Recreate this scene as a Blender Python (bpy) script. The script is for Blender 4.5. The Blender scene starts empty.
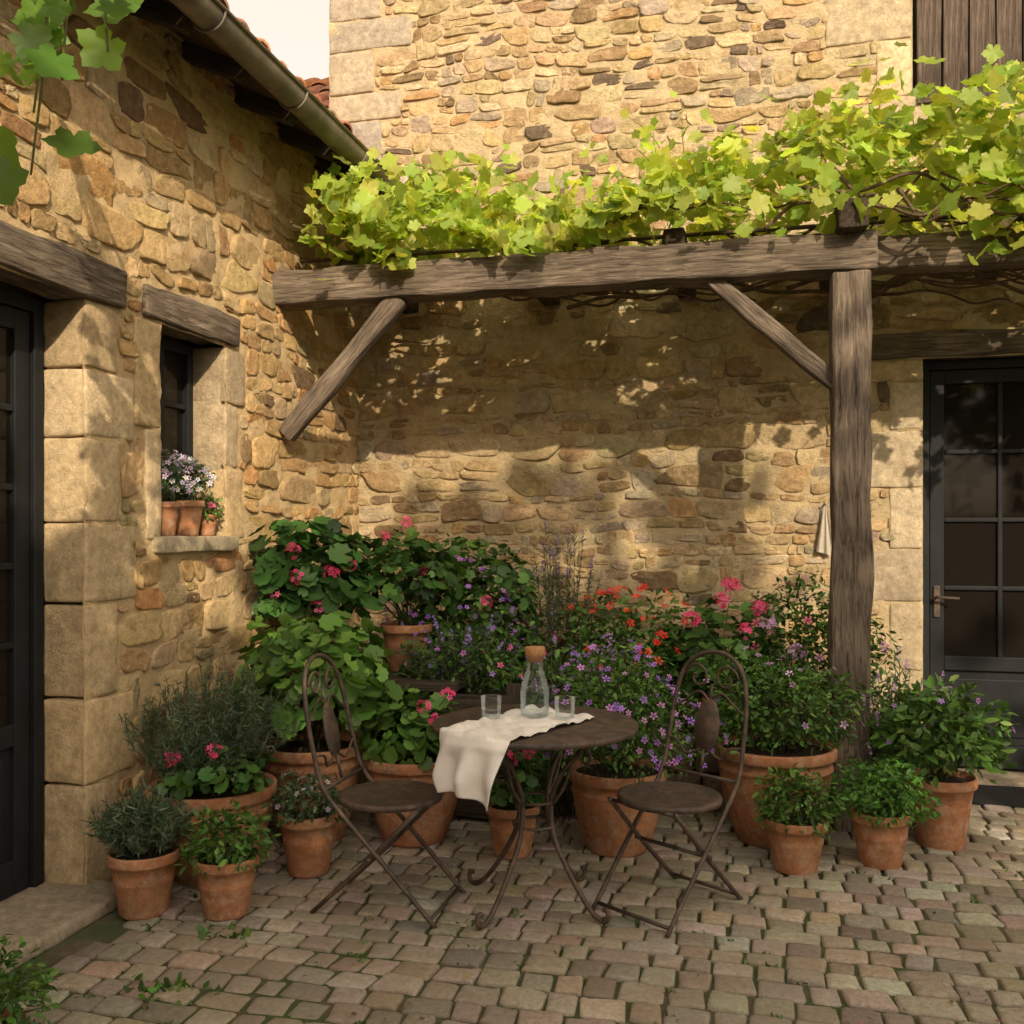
import bpy, math, numpy as np
from mathutils import Vector, Matrix
rng=np.random.default_rng(7)
sc=bpy.context.scene
# ---------------------------------------------------------------- helpers
def nz(a): 
    a=np.asarray(a,float); return a/np.maximum(np.linalg.norm(a,axis=-1,keepdims=True),1e-9)
WC={}
def wav(x,y,z=0.0,seed=0,oct=5):
    if (seed,oct) not in WC:
        r=np.random.default_rng(seed); L=[]
        for i in range(oct):
            k=r.normal(size=3); k=k/np.linalg.norm(k)*(0.8+0.7*r.random())*6.28; L.append((k,r.random()*6.28))
        WC[(seed,oct)]=L
    o=0
    for k,p in WC[(seed,oct)]: o=o+np.sin(x*k[0]+y*k[1]+z*k[2]+p)
    return o/oct**0.5
class MB:
    def __init__(s): s.v=[];s.c=[];s.f=[];s.n=0
    def add(s,V,F,col=(1,1,1),mat=0):
        V=np.asarray(V,float).reshape(-1,3); 
        if isinstance(F,dict): fl=F.values()
        else: fl=[F]
        for f in fl:
            f=np.asarray(f,int)
            if f.size: s.f.append((f+s.n,mat))
        c=np.asarray(col,float)
        if c.ndim==1: c=np.tile(c,(len(V),1))
        s.v.append(V);s.c.append(c);s.n+=len(V)
    def inst(s,V,F,R,T,S,col,mat=0):
        V=np.asarray(V,float);n=len(T);k=len(V)
        S=np.asarray(S,float)
        if S.ndim==1:S=np.repeat(S[:,None],3,1)
        P=np.einsum('nij,nkj->nki',R,V[None]*S[:,None,:])+np.asarray(T)[:,None,:]
        F=np.asarray(F,int); FF=(F[None]+(np.arange(n)*k)[:,None,None]).reshape(-1,F.shape[1])
        col=np.asarray(col,float)
        if col.ndim==1: col=np.tile(col,(n,1))
        s.add(P.reshape(-1,3),FF,np.repeat(col,k,0),mat)
    def build(s,name,mats,smooth=True,parent=None,loc=None):
        me=bpy.data.meshes.new(name)
        V=np.concatenate(s.v);C=np.concatenate(s.c)
        me.vertices.add(len(V)); me.vertices.foreach_set('co',V.ravel())
        lv=np.concatenate([f.ravel() for f,m in s.f]); lt=np.concatenate([np.full(len(f),f.shape[1]) for f,m in s.f])
        mi=np.concatenate([np.full(len(f),m) for f,m in s.f])
        me.loops.add(len(lv)); me.loops.foreach_set('vertex_index',lv)
        ls=np.concatenate([[0],np.cumsum(lt)[:-1]])
        me.polygons.add(len(lt)); me.polygons.foreach_set('loop_start',ls); me.polygons.foreach_set('loop_total',lt)
        me.polygons.foreach_set('material_index',mi); me.polygons.foreach_set('use_smooth',np.full(len(lt),smooth))
        a=me.attributes.new('Col','FLOAT_COLOR','POINT')
        a.data.foreach_set('color',np.concatenate([C,np.ones((len(C),1))],1).clip(0,1).ravel())
        if not isinstance(mats,(list,tuple)): mats=[mats]
        for m in mats: me.materials.append(m)
        me.update(calc_edges=True); me.validate()
        ob=bpy.data.objects.new(name,me); sc.collection.objects.link(ob)
        if parent: ob.parent=parent
        if loc is not None: ob.location=loc
        return ob
def empty(name,loc=(0,0,0),rz=0):
    e=bpy.data.objects.new(name,None); sc.collection.objects.link(e); e.location=loc; e.rotation_euler=(0,0,rz); e.empty_display_size=.1
    return e
def rbox(mb,lo,hi,r=.01,seg=(3,3,3),amp=0,freq=3,col=(1,1,1),mat=0,seed=0,rough=0):
    lo=np.array(lo,float);hi=np.array(hi,float); r=min(r,.45*min(hi-lo))
    ax=[]
    for i in range(3):
        L=hi[i]-lo[i]; a=[0,.35*r,r]; m=list(np.linspace(r,L-r,seg[i]+1)[1:-1]); ax.append(lo[i]+np.array(a+m+[L-r,L-.35*r,L]))
    n=[len(a) for a in ax]; idx={};V=[];Q=[]
    def g(i,j,k):
        t=(i,j,k)
        if t not in idx: idx[t]=len(V);V.append((ax[0][i],ax[1][j],ax[2][k]))
        return idx[t]
    for d in range(3):
        a,b=[(1,2),(2,0),(0,1)][d]
        for side in (0,n[d]-1):
            for i in range(n[a]-1):
                for j in range(n[b]-1):
                    q=[]
                    for (p,w) in ((i,j),(i+1,j),(i+1,j+1),(i,j+1)):
                        t=[0,0,0];t[d]=side;t[a]=p;t[b]=w;q.append(g(*t))
                    Q.append(q if side else q[::-1])
    V=np.array(V); inn=np.clip(V,lo+r,hi-r); dd=V-inn; ln=np.linalg.norm(dd,axis=1,keepdims=True)
    V=np.where(ln>1e-9,inn+dd/np.maximum(ln,1e-9)*r,V)
    if amp:
        nrm=nz(V-np.clip(V,lo+r*1.01,hi-r*1.01)) ; f=freq
        w=wav(V[:,0]*f,V[:,1]*f,V[:,2]*f,seed)+.5*wav(V[:,0]*f*2.7,V[:,1]*f*2.7,V[:,2]*f*2.7,seed+1)
        V=V+nrm*(w*amp)[:,None]
    mb.add(V,np.array(Q),col,mat)
def smoothpts(p,n=8):
    p=np.asarray(p,float); P=np.vstack([2*p[0]-p[1],p,2*p[-1]-p[-2]]); o=[]
    for i in range(1,len(P)-2):
        for t in np.linspace(0,1,n,endpoint=False):
            a,b,c,d=P[i-1],P[i],P[i+1],P[i+2]
            o.append(.5*((2*b)+(c-a)*t+(2*a-5*b+4*c-d)*t*t+(-a+3*b-3*c+d)*t**3))
    o.append(p[-1]); return np.array(o)
def tube(mb,p,r,seg=8,col=(1,1,1),mat=0,sm=0):
    p=np.asarray(p,float)
    if sm: p=smoothpts(p,sm)
    n=len(p); r=np.asarray(r,float); 
    if r.ndim==0: r=np.full(n,float(r))
    elif len(r)!=n: r=np.interp(np.linspace(0,1,n),np.linspace(0,1,len(r)),r)
    t=nz(np.gradient(p,axis=0)); u=np.cross(t[0],[.31,.2,.93]); u=nz(u); us=[]
    for i in range(n):
        u=u-t[i]*np.dot(u,t[i]); u=nz(u); us.append(u)
    us=np.array(us); w=np.cross(t,us); a=np.arange(seg)/seg*2*np.pi
    V=p[:,None,:]+r[:,None,None]*(us[:,None,:]*np.cos(a)[None,:,None]+w[:,None,:]*np.sin(a)[None,:,None])
    i=np.arange(n-1)[:,None]*seg; j=np.arange(seg)[None]; k=(j+1)%seg
    F=np.stack([i+j,i+k,i+seg+k,i+seg+j],-1).reshape(-1,4)
    V=np.vstack([V.reshape(-1,3),p[0],p[-1]]); jj=np.arange(seg); kk=(jj+1)%seg
    c1=np.stack([kk,jj,np.full(seg,n*seg)],1); c2=np.stack([(n-1)*seg+jj,(n-1)*seg+kk,np.full(seg,n*seg+1)],1)
    mb.add(V,{4:F,3:np.vstack([c1,c2])},col,mat)
def lathe(mb,prof,seg=40,c=(0,0,0),col=(1,1,1),mat=0,wob=0,seed=0):
    prof=np.array(prof,float); a=np.arange(seg)/seg*2*np.pi; n=len(prof)
    rr=prof[:,0][:,None]*(1+wob*np.sin(2*a+seed)[None])
    V=np.stack([rr*np.cos(a),rr*np.sin(a),np.repeat(prof[:,1][:,None],seg,1)],-1).reshape(-1,3)+np.array(c)
    i=np.arange(n-1)[:,None]*seg; j=np.arange(seg)[None]; k=(j+1)%seg
    F=np.stack([i+j,i+k,i+seg+k,i+seg+j],-1).reshape(-1,4); mb.add(V,F,col,mat)
def mkR(nrm,head=None):
    z=nz(nrm)
    if head is None: head=rng.normal(size=z.shape)
    x=head-z*np.sum(head*z,1,keepdims=True); x=nz(x); y=np.cross(z,x)
    return np.stack([x,y,z],-1)
def palette(n,cols,var=.2,w=None):
    cols=np.array(cols); i=rng.choice(len(cols),n,p=w); c=cols[i]*(1+var*rng.normal(size=(n,1))).clip(.4,1.8); return c*(1+.05*rng.normal(size=(n,3)))
# ---------------------------------------------------------------- materials
def newmat(name):
    m=bpy.data.materials.new(name); m.use_nodes=True; nt=m.node_tree; b=nt.nodes['Principled BSDF']; return m,nt,b
def N(nt,t,**k):
    n=nt.nodes.new(t)
    for a,b in k.items(): setattr(n,a,b)
    return n
def coords(nt,scale=(1,1,1)):
    tc=N(nt,'ShaderNodeTexCoord')
    if scale==(1,1,1): return tc.outputs['Object']
    mp=N(nt,'ShaderNodeMapping'); mp.inputs['Scale'].default_value=scale
    nt.links.new(tc.outputs['Object'],mp.inputs[0]); return mp.outputs[0]
def noise(nt,co,scale,detail=4,rough=.55,dist=0):
    n=N(nt,'ShaderNodeTexNoise'); n.inputs['Scale'].default_value=scale;n.inputs['Detail'].default_value=detail;n.inputs['Roughness'].default_value=rough;n.inputs['Distortion'].default_value=dist
    nt.links.new(co,n.inputs['Vector']); return n.outputs['Fac']
def ramp(nt,fac,stops):
    r=N(nt,'ShaderNodeValToRGB'); e=r.color_ramp.elements
    while len(e)<len(stops): e.new(.5)
    for x,(p,c) in zip(e,stops): x.position=p; x.color=(*c,1) if len(c)==3 else c
    nt.links.new(fac,r.inputs[0]); return r.outputs[0]
def mix(nt,a,b,fac,mode='MIX'):
    m=N(nt,'ShaderNodeMix',data_type='RGBA',blend_type=mode)
    for s,v in ((6,a),(7,b),(0,fac)):
        if hasattr(v,'links') or hasattr(v,'is_linked'): nt.links.new(v,m.inputs[s])
        else: m.inputs[s].default_value=(*v,1) if isinstance(v,tuple) else v
    return m.outputs[2]
def bump(nt,b,h,strength=.5,dist=.01,prev=None):
    n=N(nt,'ShaderNodeBump'); n.inputs['Strength'].default_value=strength;n.inputs['Distance'].default_value=dist
    nt.links.new(h,n.inputs['Height'])
    if prev is not None: nt.links.new(prev,n.inputs['Normal'])
    nt.links.new(n.outputs[0],b.inputs['Normal']); return n.outputs[0]
def attr(nt): 
    a=N(nt,'ShaderNodeAttribute'); a.attribute_name='Col'; return a.outputs['Color']
G=lambda v:(v,v,v)
def stonemat(name,bs=1.0,sp=1.0):
    m,nt,b=newmat(name); co=coords(nt)
    c=attr(nt); f1=noise(nt,co,19,5,.8)
    c=mix(nt,c,ramp(nt,f1,[(.3,G(.60)),(.7,G(1.34))]),1.0,'MULTIPLY')
    c=mix(nt,c,(.20,.15,.10),ramp(nt,noise(nt,co,1.3,4,.7),[(.55,G(0)),(.78,G(.5))]))
    c=mix(nt,c,(.62,.52,.36),ramp(nt,f1,[(.57,G(0)),(.72,G(.5*sp))]))
    nt.links.new(c,b.inputs['Base Color']); b.inputs['Roughness'].default_value=.92; b.inputs['Specular IOR Level'].default_value=.12
    bump(nt,b,noise(nt,co,36,5,.8),1.0*bs,.024); return m
M_stone=stonemat('rubble_stone'); M_block=stonemat('dressed_stone',.6,.5)
def mortarmat():
    m,nt,b=newmat('lime_mortar'); co=coords(nt)
    c=mix(nt,attr(nt),ramp(nt,noise(nt,co,6,5,.75),[(.3,G(.70)),(.7,G(1.2))]),1.0,'MULTIPLY')
    nt.links.new(c,b.inputs['Base Color']); b.inputs['Roughness'].default_value=.95; b.inputs['Specular IOR Level'].default_value=.1
    bump(nt,b,noise(nt,co,34,5,.8),1.0,.02); return m
M_mortar=mortarmat()
def woodmat(name,c1,c2,bs=1):
    m,nt,b=newmat(name); co=coords(nt,(1,14,14)); co2=coords(nt)
    f=noise(nt,co,4.5,6,.7,.6)
    c=ramp(nt,f,[(.3,G(.015)),(.36,c1),(.7,c2)])
    c=mix(nt,c,ramp(nt,noise(nt,co2,3,4),[(.3,G(.6)),(.7,G(1.35))]),1.0,'MULTIPLY')
    nt.links.new(c,b.inputs['Base Color']); b.inputs['Roughness'].default_value=.85; b.inputs['Specular IOR Level'].default_value=.2
    bump(nt,b,f,1.0*bs,.016); return m
M_wood=woodmat('weathered_oak',(.070,.052,.040),(.26,.21,.16))
M_woodd=woodmat('dark_wood',(.03,.022,.016),(.10,.075,.055))
M_shut=woodmat('shutter_wood',(.05,.037,.03),(.16,.12,.095))
def simple(name,col,rough=.6,var=.3,ns=12,bs=.3,bsc=60,metal=0,spec=.3,useattr=False):
    m,nt,b=newmat(name); co=coords(nt)
    base=attr(nt) if useattr else tuple(col)
    c=mix(nt,base,ramp(nt,noise(nt,co,ns,4,.6),[(.3,G(1-var)),(.7,G(1+var))]),1.0,'MULTIPLY')
    nt.links.new(c,b.inputs['Base Color']); b.inputs['Roughness'].default_value=rough; b.inputs['Metallic'].default_value=metal; b.inputs['Specular IOR Level'].default_value=spec
    if bs: bump(nt,b,noise(nt,co,bsc,2,.6),bs,.005)
    return m
M_door=simple('painted_joinery',(.014,.016,.018),.55,.25,6,.15,90,0,.2)
M_zinc=simple('zinc_gutter',(.17,.15,.12),.55,.35,7,.2,30,.3)
M_soil=simple('potting_soil',(.035,.024,.016),.95,.4,60,1,80)
M_cork=simple('cork',(.42,.22,.10),.8,.3,80,.5,150)
M_linen=simple('linen',(.80,.76,.72),.9,.06,20,.35,400)
def iron():
    m,nt,b=newmat('rusty_iron'); co=coords(nt)
    c=ramp(nt,noise(nt,co,18,5,.7),[(.38,(.050,.038,.031)),(.55,(.095,.066,.048)),(.7,(.17,.10,.065))])
    nt.links.new(c,b.inputs['Base Color']); b.inputs['Roughness'].default_value=.6; b.inputs['Metallic'].default_value=.2
    bump(nt,b,noise(nt,co,120,2,.6),.3,.003); return m
M_iron=iron()
def terracotta():
    m,nt,b=newmat('terracotta'); co=coords(nt); oi=N(nt,'ShaderNodeObjectInfo')
    ad=N(nt,'ShaderNodeVectorMath',operation='ADD'); nt.links.new(co,ad.inputs[0]); nt.links.new(oi.outputs['Location'],ad.inputs[1]); co=ad.outputs[0]
    c=ramp(nt,noise(nt,co,6,5,.7),[(.3,(.28,.115,.055)),(.52,(.42,.185,.088)),(.72,(.50,.27,.15))])
    c=mix(nt,c,(.50,.40,.30),ramp(nt,noise(nt,co,14,6,.85),[(.48,G(0)),(.64,G(.55))]))
    c=mix(nt,c,(.12,.085,.045),ramp(nt,noise(nt,co,4.2,6,.85),[(.48,G(0)),(.66,G(.6))]))
    nt.links.new(c,b.inputs['Base Color']); b.inputs['Roughness'].default_value=.88; b.inputs['Specular IOR Level'].default_value=.15
    bump(nt,b,noise(nt,co,38,5,.75),.55,.008); return m
M_terra=terracotta()
M_tile=simple('clay_tiles',(.4,.15,.08),.9,.35,8,.4,50,useattr=True)
def leafmat(name,tr,bright,rough=.5):
    m,nt,b=newmat(name); a=attr(nt)
    nt.links.new(a,b.inputs['Base Color']); b.inputs['Roughness'].default_value=rough; b.inputs['Specular IOR Level'].default_value=.35
    t=N(nt,'ShaderNodeBsdfTranslucent'); c=mix(nt,a,bright,1.0,'MULTIPLY'); nt.links.new(c,t.inputs[0])
    ms=N(nt,'ShaderNodeMixShader'); ms.inputs[0].default_value=tr; nt.links.new(b.outputs[0],ms.inputs[1]); nt.links.new(t.outputs[0],ms.inputs[2])
    nt.links.new(ms.outputs[0],nt.nodes['Material Output'].inputs[0]); return m
M_leaf=leafmat('foliage',.2,(1.6,1.5,.8)); M_vine=leafmat('vine_leaf',.5,(2.3,2.0,1.2),.45); M_petal=leafmat('petals',.25,(1.1,1.1,1.1),.6)
M_occleaf=simple('occluder_leaf',(.09,.14,.035),.7,.2,2,0)  # leaves of the off-camera trees added to block the sun
M_bark=simple('vine_bark',(.10,.065,.042),.9,.4,30,.8,60)
def setmat():
    m,nt,b=newmat('stone_setts'); co=coords(nt)
    f=noise(nt,co,42,5,.8)
    c=mix(nt,attr(nt),ramp(nt,f,[(.3,G(.62)),(.7,G(1.25))]),1.0,'MULTIPLY')
    c=mix(nt,c,(.27,.215,.15),ramp(nt,noise(nt,co,1.1,6,.72),[(.42,G(0)),(.64,G(.75))]))
    nt.links.new(c,b.inputs['Base Color']); b.inputs['Roughness'].default_value=.8; b.inputs['Specular IOR Level'].default_value=.2
    bump(nt,b,f,.8,.012); return m
M_sett=setmat()
def groundmat():
    m,nt,b=newmat('joint_dirt'); co=coords(nt)
    c=ramp(nt,noise(nt,co,14,5,.7),[(.3,(.06,.045,.03)),(.6,(.15,.115,.075))])
    c=mix(nt,c,(.055,.085,.022),ramp(nt,noise(nt,co,1.8,6,.75),[(.40,G(0)),(.52,G(.9))]))
    nt.links.new(c,b.inputs['Base Color']); b.inputs['Roughness'].default_value=.95; bump(nt,b,noise(nt,co,80,3,.7),.9,.015); return m
M_ground=groundmat()
def glassdark():
    m,nt,b=newmat('window_glass'); b.inputs['Base Color'].default_value=(.012,.010,.008,1); b.inputs['Roughness'].default_value=.05; b.inputs['Specular IOR Level'].default_value=.15
    return m
M_pane=glassdark()
def clear(name,tint,gl,k):
    m,nt,b=newmat(name); t=N(nt,'ShaderNodeBsdfTransparent'); t.inputs[0].default_value=(*tint,1); g=N(nt,'ShaderNodeBsdfGlossy'); g.inputs['Roughness'].default_value=.12; g.inputs['Color'].default_value=(1,1,1,1)
    lw=N(nt,'ShaderNodeLayerWeight'); lw.inputs[0].default_value=gl; mu=N(nt,'ShaderNodeMath',operation='MULTIPLY'); nt.links.new(lw.outputs['Fresnel'],mu.inputs[0]); mu.inputs[1].default_value=k
    ms=N(nt,'ShaderNodeMixShader'); nt.links.new(mu.outputs[0],ms.inputs[0]); nt.links.new(t.outputs[0],ms.inputs[1])
    # faint milky scatter so the rims read as pale glass
    df=N(nt,'ShaderNodeBsdfDiffuse'); df.inputs[0].default_value=(.75,.8,.8,1); m2=N(nt,'ShaderNodeMixShader'); m2.inputs[0].default_value=.45; nt.links.new(g.outputs[0],m2.inputs[1]); nt.links.new(df.outputs[0],m2.inputs[2])
    nt.links.new(m2.outputs[0],ms.inputs[2]); nt.links.new(ms.outputs[0],nt.nodes['Material Output'].inputs[0]); return m
M_glass=clear('clear_glass',(.98,.99,.985),.36,.62); M_water=clear('water',(.93,.96,.97),.25,.45)
# ---------------------------------------------------------------- rubble wall
def wallgen(prefix,fmap,s0,s1,t0,t1,openings,blocks,cols,w,mcol,seed,parent,hs=(.07,.17)):
    r=np.random.default_rng(seed)
    mb=MB()
    cuts=openings+blocks
    def warp(s,t):
        return s+.022*wav(s*1.7,t*1.7,0,seed+1)+.006*wav(s*5,t*5,0,seed+4), t+.020*wav(s*.8,t*1.1,0,seed+2)+.008*wav(s*3,t*3,0,seed+3)
    def stone(a,b,c,d):
        for (x0,x1,y0,y1) in cuts:
            if a<x1 and b>x0 and c<y1 and d>y0:
                opts=[(x0-a,'b'),(b-x1,'a'),(y0-c,'d'),(d-y1,'c')]; m=max(opts)
                if m[0]<.03: return
                if m[1]=='b': b=x0
                elif m[1]=='a': a=x1
                elif m[1]=='d': d=y0
                else: c=y1
        if b-a<.03 or d-c<.025: return
        if r.random()<.03: return
        M=16; th=np.arange(M)/M*2*np.pi+r.random()*.4
        e=r.uniform(4.5,12.0); rad=(np.abs(np.cos(th))**e+np.abs(np.sin(th))**e)**(-1/e)
        rad*=1+.042*r.normal(size=M)
        for q in range(2):
            a0=r.random()*6.28; dd=np.cos(th-a0); lim=r.uniform(.92,1.25); rad=np.where(rad*dd>lim,lim/np.maximum(dd,.1),rad)
        ux,uy=rad*np.cos(th),rad*np.sin(th)
        sk=r.normal(size=4)*np.array([.12,.10,.10,.08]); uy2=uy*(1+sk[0]*ux)+sk[2]*ux*.5; ux2=ux*(1+sk[1]*uy)+sk[3]*uy
        g=r.uniform(.003,.008); hw=(b-a)/2-g; hh=(d-c)/2-g; cs,ct=(a+b)/2,(c+d)/2
        h=r.uniform(.008,.020); tl=r.normal(size=2)*.07
        V=[];rings=[(1.01,-.012),(1.0,.55),(.965,.92),(.86,1.0),(.45,1.0)]
        for sc_,hf in rings:
            S=cs+ux2*hw*sc_; T=ct+uy2*hh*sc_
            S,T=warp(S,T); D=np.full(M,-.014) if hf<0 else h*hf+ (r.normal(size=M)*.0024 if hf>.5 else 0)
            if hf>0: D=D+tl[0]*(S-cs)*hf+tl[1]*(T-ct)*hf
            V.append(np.stack([S,T,D],1))
        S,T=warp(np.array([cs]),np.array([ct])); V.append(np.array([[S[0],T[0],h+r.normal()*.003]]))
        V=np.vstack(V); P=fmap(V[:,0],V[:,1],V[:,2])
        i=np.arange(4)[:,None]*M;j=np.arange(M)[None];k=(j+1)%M
        F=np.stack([i+j,i+k,i+M+k,i+M+j],-1).reshape(-1,4); jj=np.arange(M)
        F3=np.stack([4*M+jj,4*M+(jj+1)%M,np.full(M,5*M)],1)
        col=np.array(cols[r.choice(len(cols),p=w)])*(1+.13*r.normal())*(1+.03*r.normal(size=3))
        mb.add(P,{4:F,3:F3},col.clip(.03,.8))
    t=t0
    while t<t1:
        hc=r.uniform(*hs) if r.random()<.85 else r.uniform(hs[1],hs[1]*1.3)
        s=s0+r.uniform(-.1,0)
        while s<s1:
            wd=hc*r.uniform(.8,2.6)+.03
            a,b=max(s,s0),min(s+wd,s1)
            q=r.random()
            dn=r.uniform(-.012,.014)
            if q<.28 and hc>.10:
                f=r.uniform(.38,.62); stone(a,b,t,t+hc*f)
                if r.random()<.5: 
                    g=r.uniform(.35,.65); stone(a,a+(b-a)*g,t+hc*f,t+hc); stone(a+(b-a)*g,b,t+hc*f,t+hc)
                else: stone(a,b,t+hc*f,t+hc)
            elif q<.92: stone(a,b,t+dn,t+hc+r.uniform(-.015,.012))
            else:
                g=a+(b-a)*.5; stone(a,g,t,t+hc); stone(g,b,t,t+hc)
            s+=wd
        t+=hc
    mb.build(prefix+'_stones',M_stone,True,parent)
    mb=MB(); 
    def lines(lo,hi,br,st):
        br=sorted(set([lo,hi]+[x for x in br if lo<x<hi])); o=[]
        for p,q in zip(br[:-1],br[1:]): o+=list(np.linspace(p,q,max(2,int((q-p)/st)+1))[:-1])
        return np.array(o+[hi])
    ls=lines(s0,s1,[x for o in openings for x in o[:2]],.024); lt=lines(t0,t1,[x for o in openings for x in o[2:]],.024)
    S,T=np.meshgrid(ls,lt,indexing='ij')
    D=.0055+.004*wav(S*4,T*4,0,seed+9)+.003*wav(S*11,T*11,0,seed+10)+.0014*r.normal(size=S.shape)
    P=fmap(S.ravel(),T.ravel(),D.ravel()); nt_=len(lt)
    i,j=np.meshgrid(np.arange(len(ls)-1),np.arange(nt_-1),indexing='ij'); ms=(ls[i]+ls[i+1])/2; mt=(lt[j]+lt[j+1])/2
    keep=np.ones(i.shape,bool)
    for (x0,x1,y0,y1) in openings: keep&=~((ms>x0)&(ms<x1)&(mt>y0)&(mt<y1))
    i=i[keep];j=j[keep]; F=np.stack([i*nt_+j,(i+1)*nt_+j,(i+1)*nt_+j+1,i*nt_+j+1],1)
    mb.add(P,F,mcol); mb.build(prefix+'_mortar',M_mortar,True,parent)
WY=6.5; WX=-2.7
fback=lambda s,t,d: np.stack([s,WY-d,t],1)
fleft=lambda s,t,d: np.stack([WX+d,s,t],1)
blk=[(.52,.42,.28),(.48,.38,.25),(.56,.46,.32),(.44,.36,.26),(.54,.42,.26)]
def bc(): return np.array(blk[rng.integers(len(blk))])*(1+.08*rng.normal())
# ---- tall building
tall=empty('stone_building')
blocksB=[];mbk=MB()
def blockB(x0,x1,z0,z1,front=.016,back=-.18,c=(1,1,1)):
    blocksB.append((x0,x1,z0,z1)); rbox(mbk,(x0+.004,WY-front,z0+.004),(x1-.004,WY-back,z1-.004),.014,(5,2,5),.0035,4,bc()*np.array(c),0,int(rng.integers(999)))
z=0.0;i=0
while z<2.58:
    h=min([.36,.30,.42,.33,.38][i%5],2.59-z); 
    if 2.59-z-h<.12: h=2.59-z
    blockB(1.04-[.2,.33][i%2],1.04,z,z+h); blockB(2.30,2.30+[.3,.2][i%2],z,z+h); z+=h;i+=1
z=3.3;i=0
while z<7.4:
    h=[.3,.22,.26,.34,.2][i%5]; blockB(-2.92,-2.92+[.55,.34,.62,.40][i%4],z,z+h,.018,-.3,(.76,.82,.96)); z+=h;i+=1
blockB(.78,2.5,4.02,4.22)
z=4.22;i=0
while z<6.3:
    h=[.36,.42,.34][i%3]; blockB(.98-[.22,.52][i%2],.98,z,z+h); blockB(2.2,2.2+[.4,.22][i%2],z,z+h); z+=h;i+=1
mbk.build('dressed_blocks',M_block,True,tall)
colsB=[(.51,.38,.21),(.56,.43,.255),(.47,.335,.175),(.34,.235,.13),(.45,.365,.26),(.50,.32,.155),(.19,.14,.10),(.59,.48,.31)]
wallgen('wall',fback,-2.92,4.6,0,7.4,[(1.04,2.30,-.1,2.59),(.98,2.2,4.22,5.9)],blocksB+[(.70,2.6,2.59,2.76)],colsB,[.25,.21,.18,.11,.11,.06,.03,.05],(.54,.425,.26),11,tall,(.055,.135))
mb=MB(); rbox(mb,(-2.9,WY+.19,0),(-2.6,WY+7,7.4),.01,col=(.42,.33,.2)); rbox(mb,(-2.6,WY+.35,0),(4.6,WY+7,7.4),.01,col=(.42,.33,.2)); mb.build('wall_body',M_mortar,False,tall)
def tileroof(name,o,u,v,L,Hh,parent):
    mb=MB(); o=np.array(o,float);u=nz(u);v=nz(v);n=nz(np.cross(u,v)); n=n if n[2]>0 else -n
    per=.2;ns=8; nu=int(L/per); nv=int(Hh/.33)+1
    for j in range(nv):
        ph=np.linspace(0,np.pi,ns)
        for i in range(nu):
            wv=rng.normal()*.006
            a=(i+.5)*per+np.cos(ph)*.085; z=np.sin(ph)*.055
            base=o+v*(j*.33-.03)
            P0=base+a[:,None]*u+(z+.045+wv)[:,None]*n; P1=base+a[:,None]*u*1.0+(z*.85+.01+wv)[:,None]*n+v*.40
            P2=P0-n*.014
            V=np.vstack([P2,P0,P1]); k=np.arange(ns-1)
            F=np.vstack([np.stack([k,k+1,k+ns+1,k+ns],1),np.stack([k+ns,k+ns+1,k+2*ns+1,k+2*ns],1)])
            mb.add(V,F,palette(1,[(.42,.16,.08),(.48,.22,.12),(.32,.15,.10),(.40,.25,.16)],.12)[0])
    q=np.array([o,o+u*L,o+u*L+v*Hh,o+v*Hh])+n*.012
    mb.add(q,[[0,1,2,3]],(.2,.09,.05)); q2=q-n*.05; mb.add(q2,[[0,1,2,3]],(.08,.05,.035))
    mb.build(name,M_tile,True,parent)
tileroof('roof',(-3.2,6.2,7.4),(1,0,0),(0,1,.45),8,4,tall)
def beam(name,p0,p1,w,h,parent,mat=None,amp=.006,seed=0,nseg=14,r=.018,roll=0):
    p0=Vector(p0);p1=Vector(p1);L=(p1-p0).length; mb=MB()
    rbox(mb,(0,-w/2,-h/2),(L,w/2,h/2),r,(nseg,3,3),amp,2.2,(1,1,1),0,seed)
    ob=mb.build(name,mat or M_wood,True,parent); d=(p1-p0).normalized(); up=Vector((0,0,1)) if abs(d.z)<.99 else Vector((0,1,0))
    y=up.cross(d).normalized(); zz=d.cross(y); m=Matrix((d,y,zz)).transposed().to_4x4(); m.translation=p0; ob.matrix_world=m; return ob
beam('door_lintel',(.70,WY+.05,2.675),(2.62,WY+.05,2.675),.16,.16,tall,M_wood,.005,3)
for k in range(8):
    x=1.0+.15*k
    beam('shutter_plank_%d'%(k+1),(x+.0725,WY-.02,4.16),(x+.0725,WY-.02,5.95),.14,.035,tall,M_shut,.002,k,6,.004)
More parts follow.
